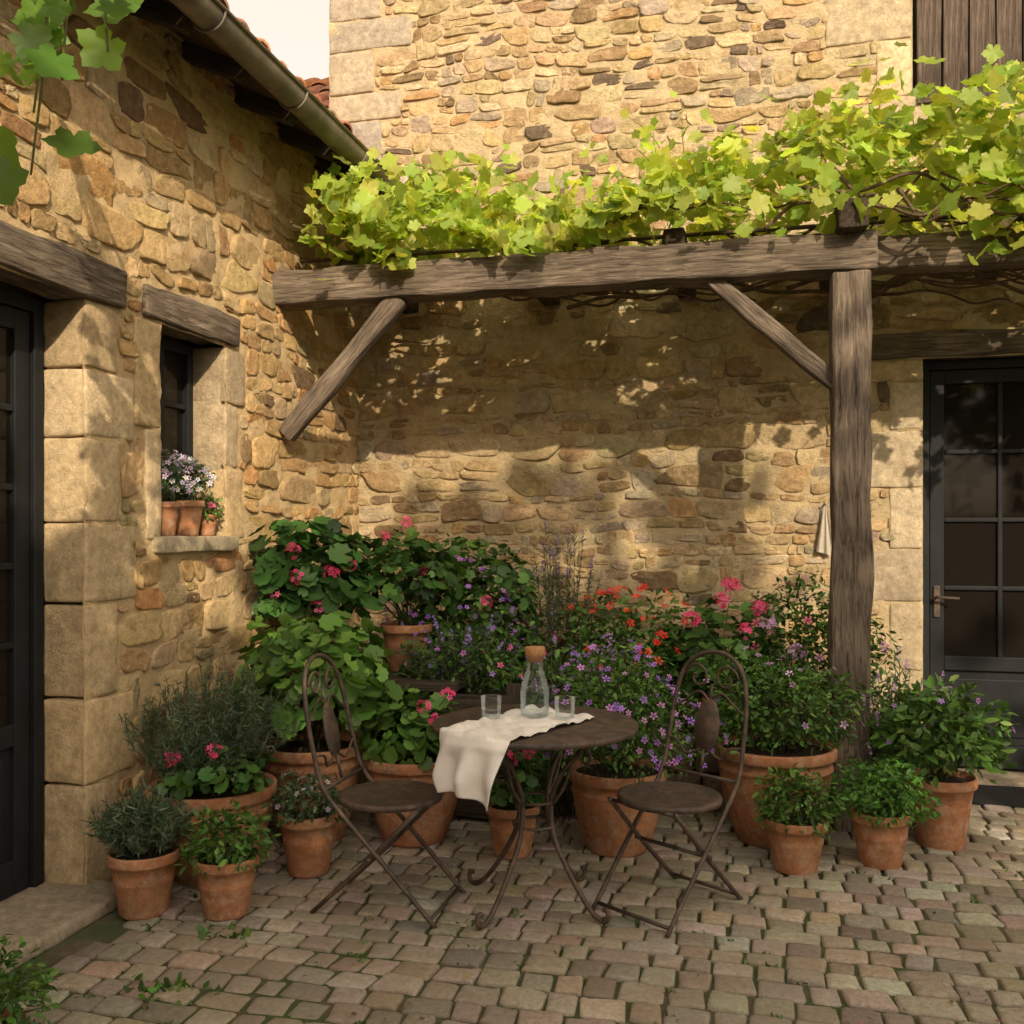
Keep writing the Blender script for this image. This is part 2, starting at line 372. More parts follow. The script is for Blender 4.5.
def door(name,w,h,cols,rows,ph,loc,rz,parent,handle=None,topoff=.0):
    mb=MB();o=(1,1,1)
    F=.055
    for a,b in (((0,0,0),(F,.09,h)),((w-F,0,0),(w,.09,h)),((F,0.001,h-F),(w-F,.09,h))): rbox(mb,a,b,.005)
    x0,x1=F+.004,w-F-.004; z0,z1=.02,h-F-.004; st=.085
    for a,b in (((x0,.02,z0),(x0+st,.065,z1)),((x1-st,.02,z0),(x1,.065,z1)),((x0+st,.021,z1-st),(x1-st,.064,z1)),((x0+st,.021,z0),(x1-st,.064,z0+.14)),((x0+st,.021,ph),(x1-st,.064,ph+.09))): rbox(mb,a,b,.006)
    gx0,gx1,gz0,gz1=x0+st,x1-st,ph+.09,z1-st
    for c in range(1,cols): 
        x=gx0+(gx1-gx0)*c/cols; ww=.028 if not(cols%2==0 and c==cols//2 and cols>=4) else .06; rbox(mb,(x-ww/2,.024,gz0),(x+ww/2,.058,gz1),.006)
    for r_ in range(1,rows): z=gz0+(gz1-gz0)*r_/rows; rbox(mb,(gx0,.026,z-.014),(gx1,.056,z+.014),.006)
    rbox(mb,(gx0,.045,z0+.14),(gx1,.06,ph),.003); rbox(mb,(gx0+.05,.034,z0+.19),(gx1-.05,.05,ph-.05),.008)
    mb.add([(gx0,.044,gz0),(gx1,.044,gz0),(gx1,.044,gz1),(gx0,.044,gz1)],[[0,1,2,3]],o,1)
    if handle:
        hx,hz=handle; rbox(mb,(hx-.02,.008,hz-.1),(hx+.02,.022,hz+.1),.006,mat=2); tube(mb,[(hx,.01,hz+.03),(hx,-.04,hz+.03),(hx+.03,-.05,hz+.03),(hx+.12,-.05,hz+.025)],.009,8,mat=2,sm=5)
    ob=mb.build(name,[M_door,M_pane,M_iron],False,parent); ob.location=loc; ob.rotation_euler=(0,0,rz); return ob
door('entrance_door',1.26,2.56,3,4,.62,(1.04,WY+.1,.03),0,tall,(.1,1.05))
mb=MB(); rbox(mb,(1.0,WY-.14,-.02),(2.34,WY+.3,.028),.012,(8,2,1),.003,3,(.30,.25,.19)); mb.build('doorstep',M_block,True,tall)
mb=MB(); rbox(mb,(1.15,WY-.62,.003),(2.15,WY-.2,.022),.006,(8,4,1),0); mb.build('door_mat',simple('rubber_mat',(.02,.02,.02),.9,.3,50,.8,200),True)
# ---- left farmhouse
farm=empty('stone_farmhouse'); blocksL=[];mbk=MB()
def blockL(y0,y1,z0,z1,front=.016,back=-.2):
    blocksL.append((y0,y1,z0,z1)); rbox(mbk,(WX+back,y0+.004,z0+.004),(WX+front,y1-.004,z1-.004),.016,(2,5,5),.004,4,bc()*np.array([1.02,.97,.88]),0,int(rng.integers(999)))
z=0.0;i=0
DT=2.50
for h in [.46,.36,.40,.34,.36,.29,.29]:
    blockL(3.54,3.54+[.24,.34,.22,.36][i%4],z,z+h); blockL(1.9,2.2,z,z+h); z+=h;i+=1
blockL(3.96,4.09,1.48,2.0);blockL(3.88,4.09,2.0,2.5)
blockL(4.66,4.86,1.48,1.86);blockL(4.66,4.80,1.86,2.2);blockL(4.66,4.88,2.2,2.5)
mbk.build('dressed_blocks',M_block,True,farm)
colsL=[(.56,.38,.18),(.60,.43,.225),(.51,.335,.155),(.36,.225,.115),(.48,.365,.215),(.54,.30,.13),(.24,.155,.095),(.62,.475,.28)]
wallgen('wall',fleft,-.5,6.5,0,3.92,[(2.2,3.54,-.1,DT),(4.09,4.66,1.5,2.5)],blocksL+[(1.9,3.80,DT,2.69),(3.93,4.80,2.5,2.67),(4.02,4.74,1.42,1.5)],colsL,[.26,.22,.19,.09,.09,.07,.03,.05],(.62,.46,.26),23,farm,(.075,.165))
mb=MB()
for a,b in (((-7,-.5,0),(-3.0,6.45,3.75)),((-3.0,-.5,0),(-2.71,1.9,3.7)),((-3.,3.7,0),(-2.92,6.4,1.5)),((-3.,-.5,2.6),(-2.92,6.4,3.7))): rbox(mb,a,b,.01,col=(.42,.33,.2))
rbox(mb,(-2.92,4.66+.006,1.5),(-2.72,4.9,2.49),.01,col=(.5,.4,.26))
mb.build('wall_body',M_mortar,False,farm)
beam('door_lintel',(WX-.06,1.85,2.595),(WX-.06,3.80,2.585),.2,.17,farm,M_wood,.008,5)
beam('window_lintel',(WX-.06,3.94,2.585),(WX-.06,4.79,2.585),.2,.16,farm,M_wood,.008,6)
door('terrace_door',1.33,2.46,4,5,.62,(WX-.18,2.205,.03),math.radians(90),farm)
mb=MB(); rbox(mb,(WX-.2,4.03,1.42),(WX+.06,4.74,1.50),.012,(3,6,1),.003,4,(.45,.38,.27)); rbox(mb,(WX-.25,2.0,-.02),(WX+.2,3.62,.05),.02,(3,10,1),.004,2,(.36,.30,.22)); mb.build('sills',M_block,True,farm)
mb=MB()
for a,b in (((0,0,0),(.05,.06,1)),((.51,0,0),(.56,.06,1)),((.05,.001,.95),(.51,.06,1)),((.05,.001,0),(.51,.06,.06)),((.26,.002,.06),(.30,.055,.95)),((.05,.01,.36),(.51,.05,.385)),((.05,.01,.66),(.51,.05,.685))): rbox(mb,a,b,.005)
mb.add([(.05,.035,.05),(.51,.035,.05),(.51,.035,.96),(.05,.035,.96)],[[0,1,2,3]],(1,1,1),1)
ob=mb.build('window',[M_door,M_pane],False,farm); ob.location=(WX-.17,4.095,1.5); ob.rotation_euler=(0,0,math.radians(90))
sl=.45
tileroof('roof',(-2.33,-.4,3.80),(0,1,0),(-1,0,sl),6.75,4.5,farm)
for k in range(14):
    y=-.2+k*.5; beam('rafter_%d'%(k+1),(-2.36,y,3.735),(-3.3,y,3.735+.94*sl),.08,.1,farm,M_woodd,.003,k,5,.006)
mb=MB(); a=np.linspace(0,np.pi,13); ys=np.linspace(-.4,6.3,30)
for rr_,flip in ((.075,0),(.069,1)):
    V=np.stack([np.repeat((-2.27+rr_*np.cos(a))[None],30,0),np.repeat(ys[:,None],13,1),np.repeat((3.76-rr_*np.sin(a))[None],30,0)+.004*np.sin(ys*2)[:,None]],-1).reshape(-1,3)
    i=np.arange(29)[:,None]*13;j=np.arange(12)[None]; mb.add(V,np.stack([i+j,i+j+1,i+14+j,i+13+j],-1).reshape(-1,4))
tube(mb,[(-2.19,-.4,3.765),(-2.19,6.3,3.765)],.01,8)
for y in np.arange(-.2,6.3,.8):
    p=[(-2.27+.081*math.cos(t),y,3.76-.081*math.sin(t)) for t in np.linspace(0,np.pi,12)]; tube(mb,p,.006,6)
lathe(mb,[(.001,0),(.075,0)],12,(-2.27,6.3,3.76))
mb.build('gutter',M_zinc,True,farm)
back=empty('tiled_outbuilding'); mb=MB(); rbox(mb,(-8,7.3,0),(-3.1,10.3,4.7),.02,col=(.42,.33,.2)); mb.build('wall',M_mortar,False,back)
tileroof('roof',(-8,7.15,4.65),(1,0,0),(0,1,.74),5.0,1.95,back)
# ---------------------------------------------------------------- ground
mb=MB(); q=60; mb.add([(-q,-q,-.014),(q,-q,-.014),(q,q,-.014),(-q,q,-.014)],[[0,1,2,3]]); mb.build('ground',M_ground,False)
mb=MB(); M=12; t=[]
for cx,cy,a0 in ((1,1,0),(-1,1,90),(-1,-1,180),(1,-1,270)):
    for da in (0,45,90): a=math.radians(a0+da); t.append((cx*.38+.12*math.cos(a),cy*.38+.12*math.sin(a)))
t=np.array(t); rings=[(1,-1),(1,-.35),(.95,-.1),(.84,0),(.45,.05)]
V=np.vstack([np.column_stack([t*s,np.full(M,z)]) for s,z in rings]+[np.array([[0,0,.06]])])
i=np.arange(4)[:,None]*M;j=np.arange(M)[None];k=(j+1)%M
F4=np.stack([i+j,i+k,i+M+k,i+M+j],-1).reshape(-1,4); F3=np.stack([4*M+np.arange(M),4*M+(np.arange(M)+1)%M,np.full(M,5*M)],1)
T=[];S=[];y=-.5
while y<6.38:
    rh=rng.uniform(.10,.132); x=-2.68+rng.uniform(-.1,0)
    while x<6:
        w_=rng.uniform(.095,.165) if rng.random()>.08 else rng.uniform(.165,.21)
        if not(x<-2.5+.06 and 1.9<y<3.64) and x+w_/2>-2.66: T.append((x+w_/2,y+rh/2,rng.normal()*.003)); S.append((w_-.011,rh-.011,.028))
        x+=w_
    y+=rh
T=np.array(T);S=np.array(S);n=len(T)
nr=np.column_stack([rng.normal(size=(n,2))*.025,np.ones(n)]); hd=np.column_stack([np.ones(n),rng.normal(size=n)*.035,np.zeros(n)])
col=palette(n,[(.40,.345,.27),(.44,.385,.30),(.36,.315,.25),(.40,.32,.24),(.47,.42,.345),(.29,.25,.20)],.13)
R=mkR(nr,hd)
Vv=np.repeat(V[None],n,0); jt=1+.055*rng.normal(size=(n,M,1)); 
for q in range(5): Vv[:,q*M:(q+1)*M,:2]*=jt
P=np.einsum('nij,nkj->nki',R,Vv*S[:,None,:])+T[:,None,:]
P=P.reshape(-1,3); P[:,0]+=.012*wav(P[:,0]*1.3,P[:,1]*1.3,0,5)+.003*wav(P[:,0]*9,P[:,1]*9,0,7); P[:,1]+=.014*wav(P[:,0]*.8,P[:,1]*1.1,0,6)+.003*wav(P[:,0]*9,P[:,1]*9,0,8); P[:,2]+=.005*wav(P[:,0]*.7,P[:,1]*.7,0,9)
off=(np.arange(n)*len(V))[:,None,None]
mb.add(P,{4:(F4[None]+off).reshape(-1,4),3:(F3[None]+off).reshape(-1,3)},np.repeat(col,len(V),0)); mb.build('cobblestone_paving',M_sett,True)
# ---------------------------------------------------------------- leaf templates
def fan(rf,n,cup=.12,wave=0):
    th=np.linspace(-np.pi,np.pi,n,endpoint=False); r=np.array([rf(a) for a in th])
    V=np.column_stack([r*np.cos(th)+.0,r*np.sin(th),cup*r*r+wave*np.sin(th*5)*r]); V=np.vstack([V,[0,0,0]])
    F=np.stack([np.arange(n),(np.arange(n)+1)%n,np.full(n,n)],1); return V,F
def vr(a):
    q=(a/math.radians(72)); f=abs(q-round(q))*2; k=int(round((math.degrees(a)+180)/12))
    return (.37+.17*(1-f)+(.028 if k%2 else -.01)-(.12 if abs(abs(a)-math.pi)<.1 else 0))*(.88+.20*math.cos(a))
VL=fan(vr,30,.3,.06); GL=fan(lambda a:(.5+.04*math.cos(9*a))*(.35 if abs(abs(a)-math.pi)<.2 else 1),18,.35,.03)
OV=(np.array([(0,0,0),(.35,.22,.06),(.75,.17,.03),(1,0,-.05),(.75,-.17,.03),(.35,-.22,.06)]),np.array([(0,5,4,3),(0,3,2,1)]))
fv=[];ff=[]
for k in range(5):
    a=k*2*np.pi/5
    for (r_,da,z) in ((.05,0,0),(.38,.42,.1),(.55,0,.08),(.38,-.42,.1)): fv.append((r_*math.cos(a+da),r_*math.sin(a+da),z))
    ff.append((4*k,4*k+3,4*k+2,4*k+1))
FL=(np.array(fv),np.array(ff))
UP=np.array([0,0,1.])
def dome(n,c,rad,zmin=-.35,inner=.45,seed=1,lump=.28):
    d=nz(rng.normal(size=(n*3,3))); d=d[d[:,2]>zmin][:n]; r=inner+(1-inner)*rng.random(len(d))**.6
    r*=1+lump*wav(d[:,0]*.75,d[:,1]*.75,d[:,2]*.75,seed)*.6
    return np.array(c)+d*r[:,None]*np.array(rad),d
def leaves(mb,n,c,rad,kind,size,cols,seed=1,zmin=-.35,inner=.45,lump=.28,stems=10,mat=0,base=None,upw=.5,w=None):
    P,d=dome(n,c,rad,zmin,inner,seed,lump); n=len(P)
    nr=nz(d*.55+UP*upw+rng.normal(size=(n,3))*.38); hd=d+rng.normal(size=(n,3))*.5-UP*.25
    s=size*rng.uniform(.5,1.25,n); t={'v':VL,'g':GL,'o':OV}[kind]
    if kind=='o': nr=nz(rng.normal(size=(n,3))*.6+UP*.6+d*.3)
    mb.inst(t[0],t[1],mkR(nr,hd),P,s,palette(n,cols,.24,w),mat)
    b=np.array(base if base is not None else (c[0],c[1],c[2]-rad[2]*.8))
    for i in range(stems):
        q=P[rng.integers(n)]; tube(mb,[b+rng.normal(size=3)*[.03,.03,0],(b+q)/2+rng.normal(size=3)*.02,q],[.005,.004,.002],4,(.07,.09,.03),mat,4)
    return P,d
GER=[(.045,.11,.022),(.065,.15,.03),(.085,.185,.035),(.03,.08,.018)]
LIT=[(.11,.23,.04),(.09,.19,.035),(.15,.28,.05),(.07,.15,.03)]
HRB=[(.055,.13,.02),(.08,.18,.03),(.04,.095,.018),(.115,.21,.04)]
ROS=[(.085,.13,.07),(.11,.16,.09),(.06,.10,.05)]
PINK=[(.85,.07,.24),(.88,.16,.34),(.76,.05,.18)];PUR=[(.36,.15,.68),(.45,.22,.74),(.54,.20,.64)];RED=[(.78,.03,.02),(.82,.07,.03)];LIL=[(.62,.5,.7),(.75,.70,.78)]
def flowers(mb,P,size,cols,facing=None,mat=1):
    n=len(P); nr=nz((facing if facing is not None else 0)+rng.normal(size=(n,3))*.5+np.array([.1,-.5,.6])); mb.inst(FL[0],FL[1],mkR(nr),P,size*rng.uniform(.75,1.2,n),palette(n,cols,.12),mat)
def heads(mb,C,base,r=.035,cols=PINK,k=18,fs=.03):
    for c in C:
        c=np.array(c); d=nz(rng.normal(size=(k,3))+UP*.5); flowers(mb,c+d*r*rng.uniform(.7,1,(k,1)),fs,cols,d*1.5)
        b=np.array(base); tube(mb,[b,(b+c)/2+[0,0,.03],c],[.003,.002],4,(.1,.16,.05),0,4)
def rosemary(mb,c,n,H,spread,cols=ROS,nl=46,flower=None,ll=.028,sp=.6,fp=.7):
    c=np.array(c)
    for i in range(n):
        a=rng.random()*6.28; o=rng.random()**.6*spread; h=H*rng.uniform(.6,1.05)
        p0=c+[math.cos(a)*o*.35,math.sin(a)*o*.35,0]; p2=c+[math.cos(a)*o,math.sin(a)*o,h*(1-.35*(o/spread)**2)]
        p1=(p0+p2)/2+[math.cos(a)*o*.12,math.sin(a)*o*.12,.02]+rng.normal(size=3)*.015
        pts=smoothpts([p0,p1,p2+rng.normal(size=3)*.02],6); tube(mb,pts[::2],[.003,.0015],3,(.09,.09,.05))
        t=rng.random(nl)*.85+.15; Q=np.stack([np.interp(t,np.linspace(0,1,len(pts)),pts[:,k]) for k in range(3)],1)
        dr=nz(p2-p0); hd=nz(rng.normal(size=(nl,3))*.7+dr*sp); nr=nz(rng.normal(size=(nl,3)))
        V=np.array([(0,-.07,0),(0,.07,0),(.6,.06,0),(1,0,0),(.6,-.06,0)])
        mb.inst(V,np.array([(0,1,2,3,4)]),mkR(np.cross(hd,nr),hd),Q,ll*rng.uniform(.7,1.2,nl),palette(nl,cols,.18))
        if flower is not None and rng.random()<fp:
            m=12; Q=pts[-1]+dr*np.linspace(0,.06,m)[:,None]+rng.normal(size=(m,3))*.004; flowers(mb,Q,.016,flower)
def potprof(r,h,style=0):
    b=r*(.66 if style==0 else .62); rim=min(.05,.18*h) if style==0 else .055
    P=[(0.001,0),(b*.97,0),(b,.008)]
    if style==0: P+=[(b+(r*.9-b)*t,.008+(h-rim-.008)*t) for t in (.33,.62,.66,.70,1)]; P[5]=(P[5][0]+r*.02,P[5][1])
    else: P+=[(b+(r*.93-b)*math.sin(t*1.57)**.9,.008+(h-rim-.008)*t) for t in (.2,.4,.6,.8,1)]
    if style==1: 
        zz=h-rim-.05; P=P[:-1]+[(r*.92,zz-.012),(r*.945,zz-.004),(r*.945,zz+.008),(r*.92,zz+.014),P[-1]]
    P+=[(r*.985,h-rim+.002),(r,h-rim+.01),(r,h-.008),(r*.985,h),(r*.93,h),(r*.9,h-.01),(r*.86,h-rim*.9),(r*.84,h-rim*1.2)]
    return P
def potted(name,x,y,r,h,z0=0,style=0,kind=None,seed=0):
    e=empty(name,(x,y,z0)); mb=MB(); lathe(mb,potprof(r,h,style),44,wob=.008,seed=seed)
    a=np.arange(24)/24*6.283; V=np.vstack([np.column_stack([np.cos(a)*r*.88,np.sin(a)*r*.88,np.full(24,h-.03)]),[[0,0,h-.015]]])
    mb.add(V,np.stack([np.arange(24),(np.arange(24)+1)%24,np.full(24,24)],1),(1,1,1),1)
    mb.build('pot',[M_terra,M_soil],True,e); pl=MB(); kind(pl,r,h); pl.build('plant',[M_leaf,M_petal],True,e); return e
def k_rosger(mb,r,h):
    rosemary(mb,(-.02,.03,h-.02),200,.54,.37,nl=50,ll=.034); leaves(mb,190,(.08,-.10,h+.06),(.24,.18,.12),'g',.06,GER,3)
    heads(mb,[(-.04,-.24,h+.16),(.14,-.22,h+.20)],(.08,-.1,h),.035)
def k_herb(s,rad,n,size,cols,zc=.3,fl=None):
    def f(mb,r,h):
        c=(0,0,h+rad[2]*zc); leaves(mb,n,c,rad,'o',size,cols,s,-.5,.3,.2,14,base=(0,0,h-.02))
        if fl: P,d=dome(fl[0],c,np.array(rad)*1.05,0,.9,s,.2); flowers(mb,P,fl[1],fl[2],d)
    return f
def k_wisp(H,sp,n,cols=ROS,fl=None,ll=.03):
    def f(mb,r,h): rosemary(mb,(0,0,h-.02),n,H,sp,cols,36,fl,ll)
    return f
def k_ger(n,rad,cols,size,hd,fc=PINK,s=1,zc=.45,fs=.03,kk=18,hr=.035):
    def f(mb,r,h):
        leaves(mb,n,(0,0,h+rad[2]*zc),rad,'g',size,cols,s,-.45,.4,.25,14,base=(0,0,h-.02))
        heads(mb,[(a,b,h+c) for a,b,c in hd],(0,0,h),hr,fc,kk,fs)
    return f
def k_bell(n,rad,nf,fc,s=1,size=.03,cols=HRB,zc=.5,fsz=.036,tall=22):
    def f(mb,r,h):
        c=(0,0,h+rad[2]*zc); leaves(mb,n,c,rad,'o',size,cols,s,-.5,.3,.3,16,base=(0,0,h-.02)); P,d=dome(nf,c,np.array(rad)*1.08,-.35,.85,s,.28); flowers(mb,P,fsz,fc,d)
        rosemary(mb,(0,0,h-.02),tall,rad[2]*1.7,rad[0]*.95,cols,18,None,.03)
    return f
potted('potted_rosemary',-2.33,3.93,.28,.40,0,1,k_rosger)
potted('potted_herb',-2.36,3.47,.14,.25,0,0,k_wisp(.25,.19,110,ROS,None,.04))
potted('potted_herb',-2.03,3.53,.13,.235,0,0,k_herb(2,(.165,.16,.15),720,.038,HRB))
potted('potted_herb',-1.92,4.05,.135,.27,0,0,k_herb(3,(.17,.16,.13),620,.038,[(.10,.14,.07),(.07,.12,.05)],fl=(18,.027,LIL)))
potted('potted_scented_geranium',-2.12,4.52,.25,.47,0,1,k_ger(560,(.40,.38,.36),LIT,.10,[],s=5,zc=.8))
potted('potted_geranium',-1.62,4.62,.25,.42,0,1,k_ger(300,(.29,.26,.2),LIT,.085,[(.1,-.15,.26),(.20,-.1,.31),(.17,-.18,.2)],s=6))
potted('potted_geranium',-1.09,4.5,.13,.24,0,0,k_ger(150,(.18,.17,.20),GER,.06,[(.02,-.14,.24),(.1,-.1,.27),(-.08,-.12,.17)],s=7))
potted('potted_bellflower',-.62,4.70,.235,.39,0,1,k_bell(3400,(.38,.33,.36),210,[PUR[0],PUR[1],(.66,.30,.70)],8,.034))
potted('potted_verbena',.12,5.02,.295,.47,0,1,k_bell(2400,(.40,.3,.29),40,[(.5,.3,.66),(.66,.4,.66)],9,.042,tall=60))
potted('potted_herb',.20,4.60,.145,.235,0,0,k_herb(4,(.18,.17,.17),1000,.036,HRB))
potted('potted_basil',.58,4.76,.14,.25,0,0,k_herb(5,(.21,.2,.18),1300,.037,[(.075,.19,.028),(.10,.23,.035),(.055,.14,.025)]))
potted('potted_hydrangea',.90,5.12,.165,.34,0,0,k_herb(6,(.30,.28,.28),900,.068,HRB,.6,fl=(10,.03,PUR)))
potted('potted_geranium',-.12,5.33,.13,.22,.42,0,k_ger(190,(.22,.2,.2),GER,.07,[(-.02,-.1,.52),(.1,-.05,.36)],s=11,hr=.045,kk=26))
potted('potted_lobelia',WX-.035,4.37,.088,.175,1.5,0,k_bell(560,(.14,.12,.13),150,LIL,12,.027,[(.08,.14,.06),(.1,.16,.08)],.75,.028))
potted('potted_lobelia',WX-.04,4.19,.075,.165,1.5,0,k_bell(420,(.11,.10,.13),110,LIL+[(.70,.5,.7)],13,.027,[(.08,.14,.06)],.75,.028))
potted('potted_succulent',WX-.02,4.54,.055,.11,1.5,0,k_herb(7,(.07,.07,.08),200,.03,LIT,fl=(12,.024,[PINK[1]])))
potted('potted_herb',-2.12,2.36,.11,.12,0,0,k_herb(8,(.18,.15,.18),700,.036,HRB))
bed=empty('raised_flower_bed'); mb=MB()
for k in range(2):
    x=-1.45
    while x<.95:
        w_=rng.uniform(.25,.4); rbox(mb,(x+.004,5.42,.2*k+.003),(min(x+w_,1.0)-.004,5.58,.2*k+.197),.02,(4,2,3),.006,3,np.array([.22,.17,.11])*(1+.15*rng.normal()),0,k); x+=w_
rbox(mb,(-1.44,5.58,0),(.99,6.47,.38),.01,col=(.1,.08,.05),mat=1); mb.build('bed_wall',[M_stone,M_soil],True,bed)
stand=empty('wooden_plant_stand')
for k in range(5): beam('slat_%d'%(k+1),(-2.62,5.0+.2*k,.70),(-1.5,5.0+.2*k,.70),.18,.04,stand,M_woodd,.002,k,6,.004)
for k,(x,y) in enumerate(((-2.58,4.95),(-1.55,4.95),(-2.58,5.8),(-1.55,5.8))): beam('leg_%d'%(k+1),(x,y,0),(x,y,.68),.07,.07,stand,M_woodd,.002,k,4,.004)
box=empty('wooden_planter_box')
for k in range(3): beam('plank_%d'%(k+1),(-1.93,4.97,.12+.22*k),(-1.2,4.97,.12+.22*k),.035,.21,box,M_woodd,.003,k,8,.006)
for k,x in enumerate((-1.93,-1.2)): beam('post_%d'%(k+1),(x,4.99,0),(x,4.99,.72),.07,.07,box,M_woodd,.002,k,4,.004)
beam('back_plank',(-1.93,5.4,.37),(-1.2,5.4,.37),.035,.66,box,M_woodd)
mb=MB(); rbox(mb,(-1.92,4.99,.3),(-1.21,5.38,.64),.02); mb.build('soil',M_soil,False,box)
potted('potted_geranium',-2.40,5.12,.17,.28,.72,0,k_ger(430,(.32,.32,.38),[(.035,.10,.022),(.05,.13,.03),(.065,.16,.035)],.11,[(.02,-.3,.42),(.2,-.2,.3),(.28,-.15,.34),(-.1,-.28,.2),(.15,-.28,.12),(.05,-.3,.28)],s=14,zc=.6,hr=.04,kk=22))
potted('potted_geranium',-1.93,5.36,.15,.27,.72,0,k_ger(300,(.34,.28,.28),GER,.08,[(-.1,-.1,.50),(.0,.0,.58),(.15,-.1,.3),(-.2,-.2,.35)],s=15,zc=.85,fs=.028))
def shrub(name,f): 
    mb=MB(); f(mb); return mb.build(name,[M_leaf,M_petal],True)
def s1(mb):
    c=(-1.62,5.72,.98); leaves(mb,1000,c,(.44,.34,.50),'g',.065,GER,21,-.8,.3,base=(-1.6,5.7,.4)); leaves(mb,1100,c,(.46,.36,.52),'o',.05,HRB,22,-.8,.4,stems=0)
    P,d=dome(170,(-1.72,5.55,.95),(.44,.3,.45),-.5,.9,21,.2); flowers(mb,P,.034,PUR,d); heads(mb,[(-1.45,5.38,1.12),(-1.7,5.36,1.22)],(-1.6,5.6,.7))
shrub('purple_sage',s1)
def s2(mb): rosemary(mb,(-1.1,5.86,.4),64,1.15,.30,[(.10,.13,.07),(.08,.11,.05)],54,[(.2,.13,.3)],.048)
shrub('lavender_clump',s2)
def s3(mb):
    c=(-.72,5.75,.72); leaves(mb,2600,c,(.48,.3,.44),'o',.055,HRB,23,-.7,.3,base=(-.7,5.75,.38)); P,d=dome(80,c,(.44,.3,.46),.0,.95,23,.2); flowers(mb,P,.052,RED,d)
shrub('red_nasturtium',s3)
def s4(mb):
    c=(-.22,5.85,.72); leaves(mb,520,c,(.38,.3,.38),'g',.085,GER,24,-.7,.3,base=(-.2,5.8,.38)); heads(mb,[(-.10,5.55,1.22),(-.32,5.6,1.02),(.05,5.6,1.1)],(-.2,5.8,.5),.05,PINK,34,.035)
shrub('geranium_bush',s4)
def s5(mb):
    c=(.32,5.9,.78); leaves(mb,2600,c,(.44,.3,.48),'o',.052,HRB,25,-.7,.3,base=(.3,5.9,.38)); P,d=dome(34,c,(.4,.3,.48),.1,.95,25,.2); flowers(mb,P,.055,[(.66,.25,.5),PINK[1]],d)
    heads(mb,[(.10,5.62,1.0),(.26,5.62,.86)],(.3,5.8,.5),.045,[(.7,.45,.75)],24,.035)
shrub('phlox_bush',s5)
def s6(mb): 
    rosemary(mb,(-1.55,5.2,.62),80,.42,.36,[(.07,.12,.05),(.06,.1,.05)],34,[(.38,.25,.66)],.03,fp=.25); leaves(mb,1000,(-1.55,5.2,.74),(.40,.22,.24),'o',.045,HRB,26); P,d=dome(30,(-1.5,5.15,.8),(.36,.22,.24),-.2,.9,26,.2); flowers(mb,P,.032,PUR+[PINK[1]],d)
shrub('catmint',s6)
def s7(mb):
    rosemary(mb,(.74,5.35,.0),80,.85,.3,[(.09,.14,.06),(.11,.18,.07)],40,[(.6,.4,.68)],.05,fp=.4); leaves(mb,900,(.74,5.4,.4),(.28,.2,.36),'o',.05,HRB,29)
shrub('verbena_clump',s7)
def s8(mb):
    rosemary(mb,(-.95,5.2,.0),90,.95,.36,[(.09,.13,.06),(.07,.11,.05)],40,[(.45,.25,.66)],.035,fp=.35)
    leaves(mb,1200,(-1.0,5.25,.4),(.38,.22,.42),'o',.055,HRB,27)
shrub('catmint',s8)
def weeds(mb):
    for k in range(300):
        x,y=rng.uniform(-2.6,2.6),1.9+4.2*rng.random()**1.4; n=rng.integers(5,14)
        if k<3: x,y=[(-1.93,3.33),(-1.75,2.62),(-1.9,2.9)][k]; n=70
        P=np.column_stack([x+rng.normal(size=n)*(.05 if k<3 else .018),y+rng.normal(size=n)*(.03 if k<3 else .012),np.full(n,-.008)])
        hd=nz(rng.normal(size=(n,3))*[1,1,.3]+UP*.7); mb.inst(OV[0],OV[1],mkR(nz(rng.normal(size=(n,3))+UP),hd),P,rng.uniform(.012,.035,n)*(1.4 if k<3 else .75),palette(n,HRB))
shrub('weeds',weeds)
mb=MB(); n=150; P=np.column_stack([rng.uniform(-2.5,2.5,n),rng.uniform(2.2,5.2,n),np.full(n,.012)]); nr=nz(rng.normal(size=(n,3))*.35+UP); mb.inst(OV[0],OV[1],mkR(nr),P,rng.uniform(.012,.035,n),palette(n,[(.22,.14,.05),(.30,.22,.08),(.12,.09,.04),(.5,.2,.3)],.2)); mb.build('fallen_leaves',M_leaf,True)
# ---------------------------------------------------------------- pergola
perg=empty('pergola'); BY=5.30
beam('front_beam',(-2.72,BY,2.94),(.62,BY,2.945),.17,.195,perg,M_wood,.009,11,26)
beam('front_beam_extension',(.50,BY+.18,2.97),(4.4,BY+.18,2.97),.15,.17,perg,M_wood,.008,12,26)
beam('post',(.50,BY,-.01),(.50,BY,2.84),.19,.19,perg,M_wood,.008,13,22)
beam('post_right',(4.2,BY,-.01),(4.2,BY,2.84),.19,.19,perg,M_wood,.008,14,22)
beam('brace_left',(-2.66,BY,2.08),(-1.95,BY,2.86),.09,.11,perg,M_wood,.005,15,8)
beam('brace_right',(-.20,BY,2.86),(.44,BY,2.27),.08,.09,perg,M_wood,.005,16,8)
for k,x in enumerate((-2.3,-1.3,-.4,.50,1.4,2.4,3.4)): beam('cross_beam_%d'%(k+1),(x,BY-(.20 if x==.5 else -.02),3.10),(x,WY+.05,3.10),.12 if x!=.5 else .15,.12 if x!=.5 else .15,perg,M_woodd,.006,20+k,10)
for k,y in enumerate((5.55,5.9,6.25)): 
    mb=MB(); tube(mb,[(-2.7,y,3.18),(1,y,3.175),(4.3,y,3.18)],.012,6); mb.build('wire_rail_%d'%(k+1),M_iron,True,perg)
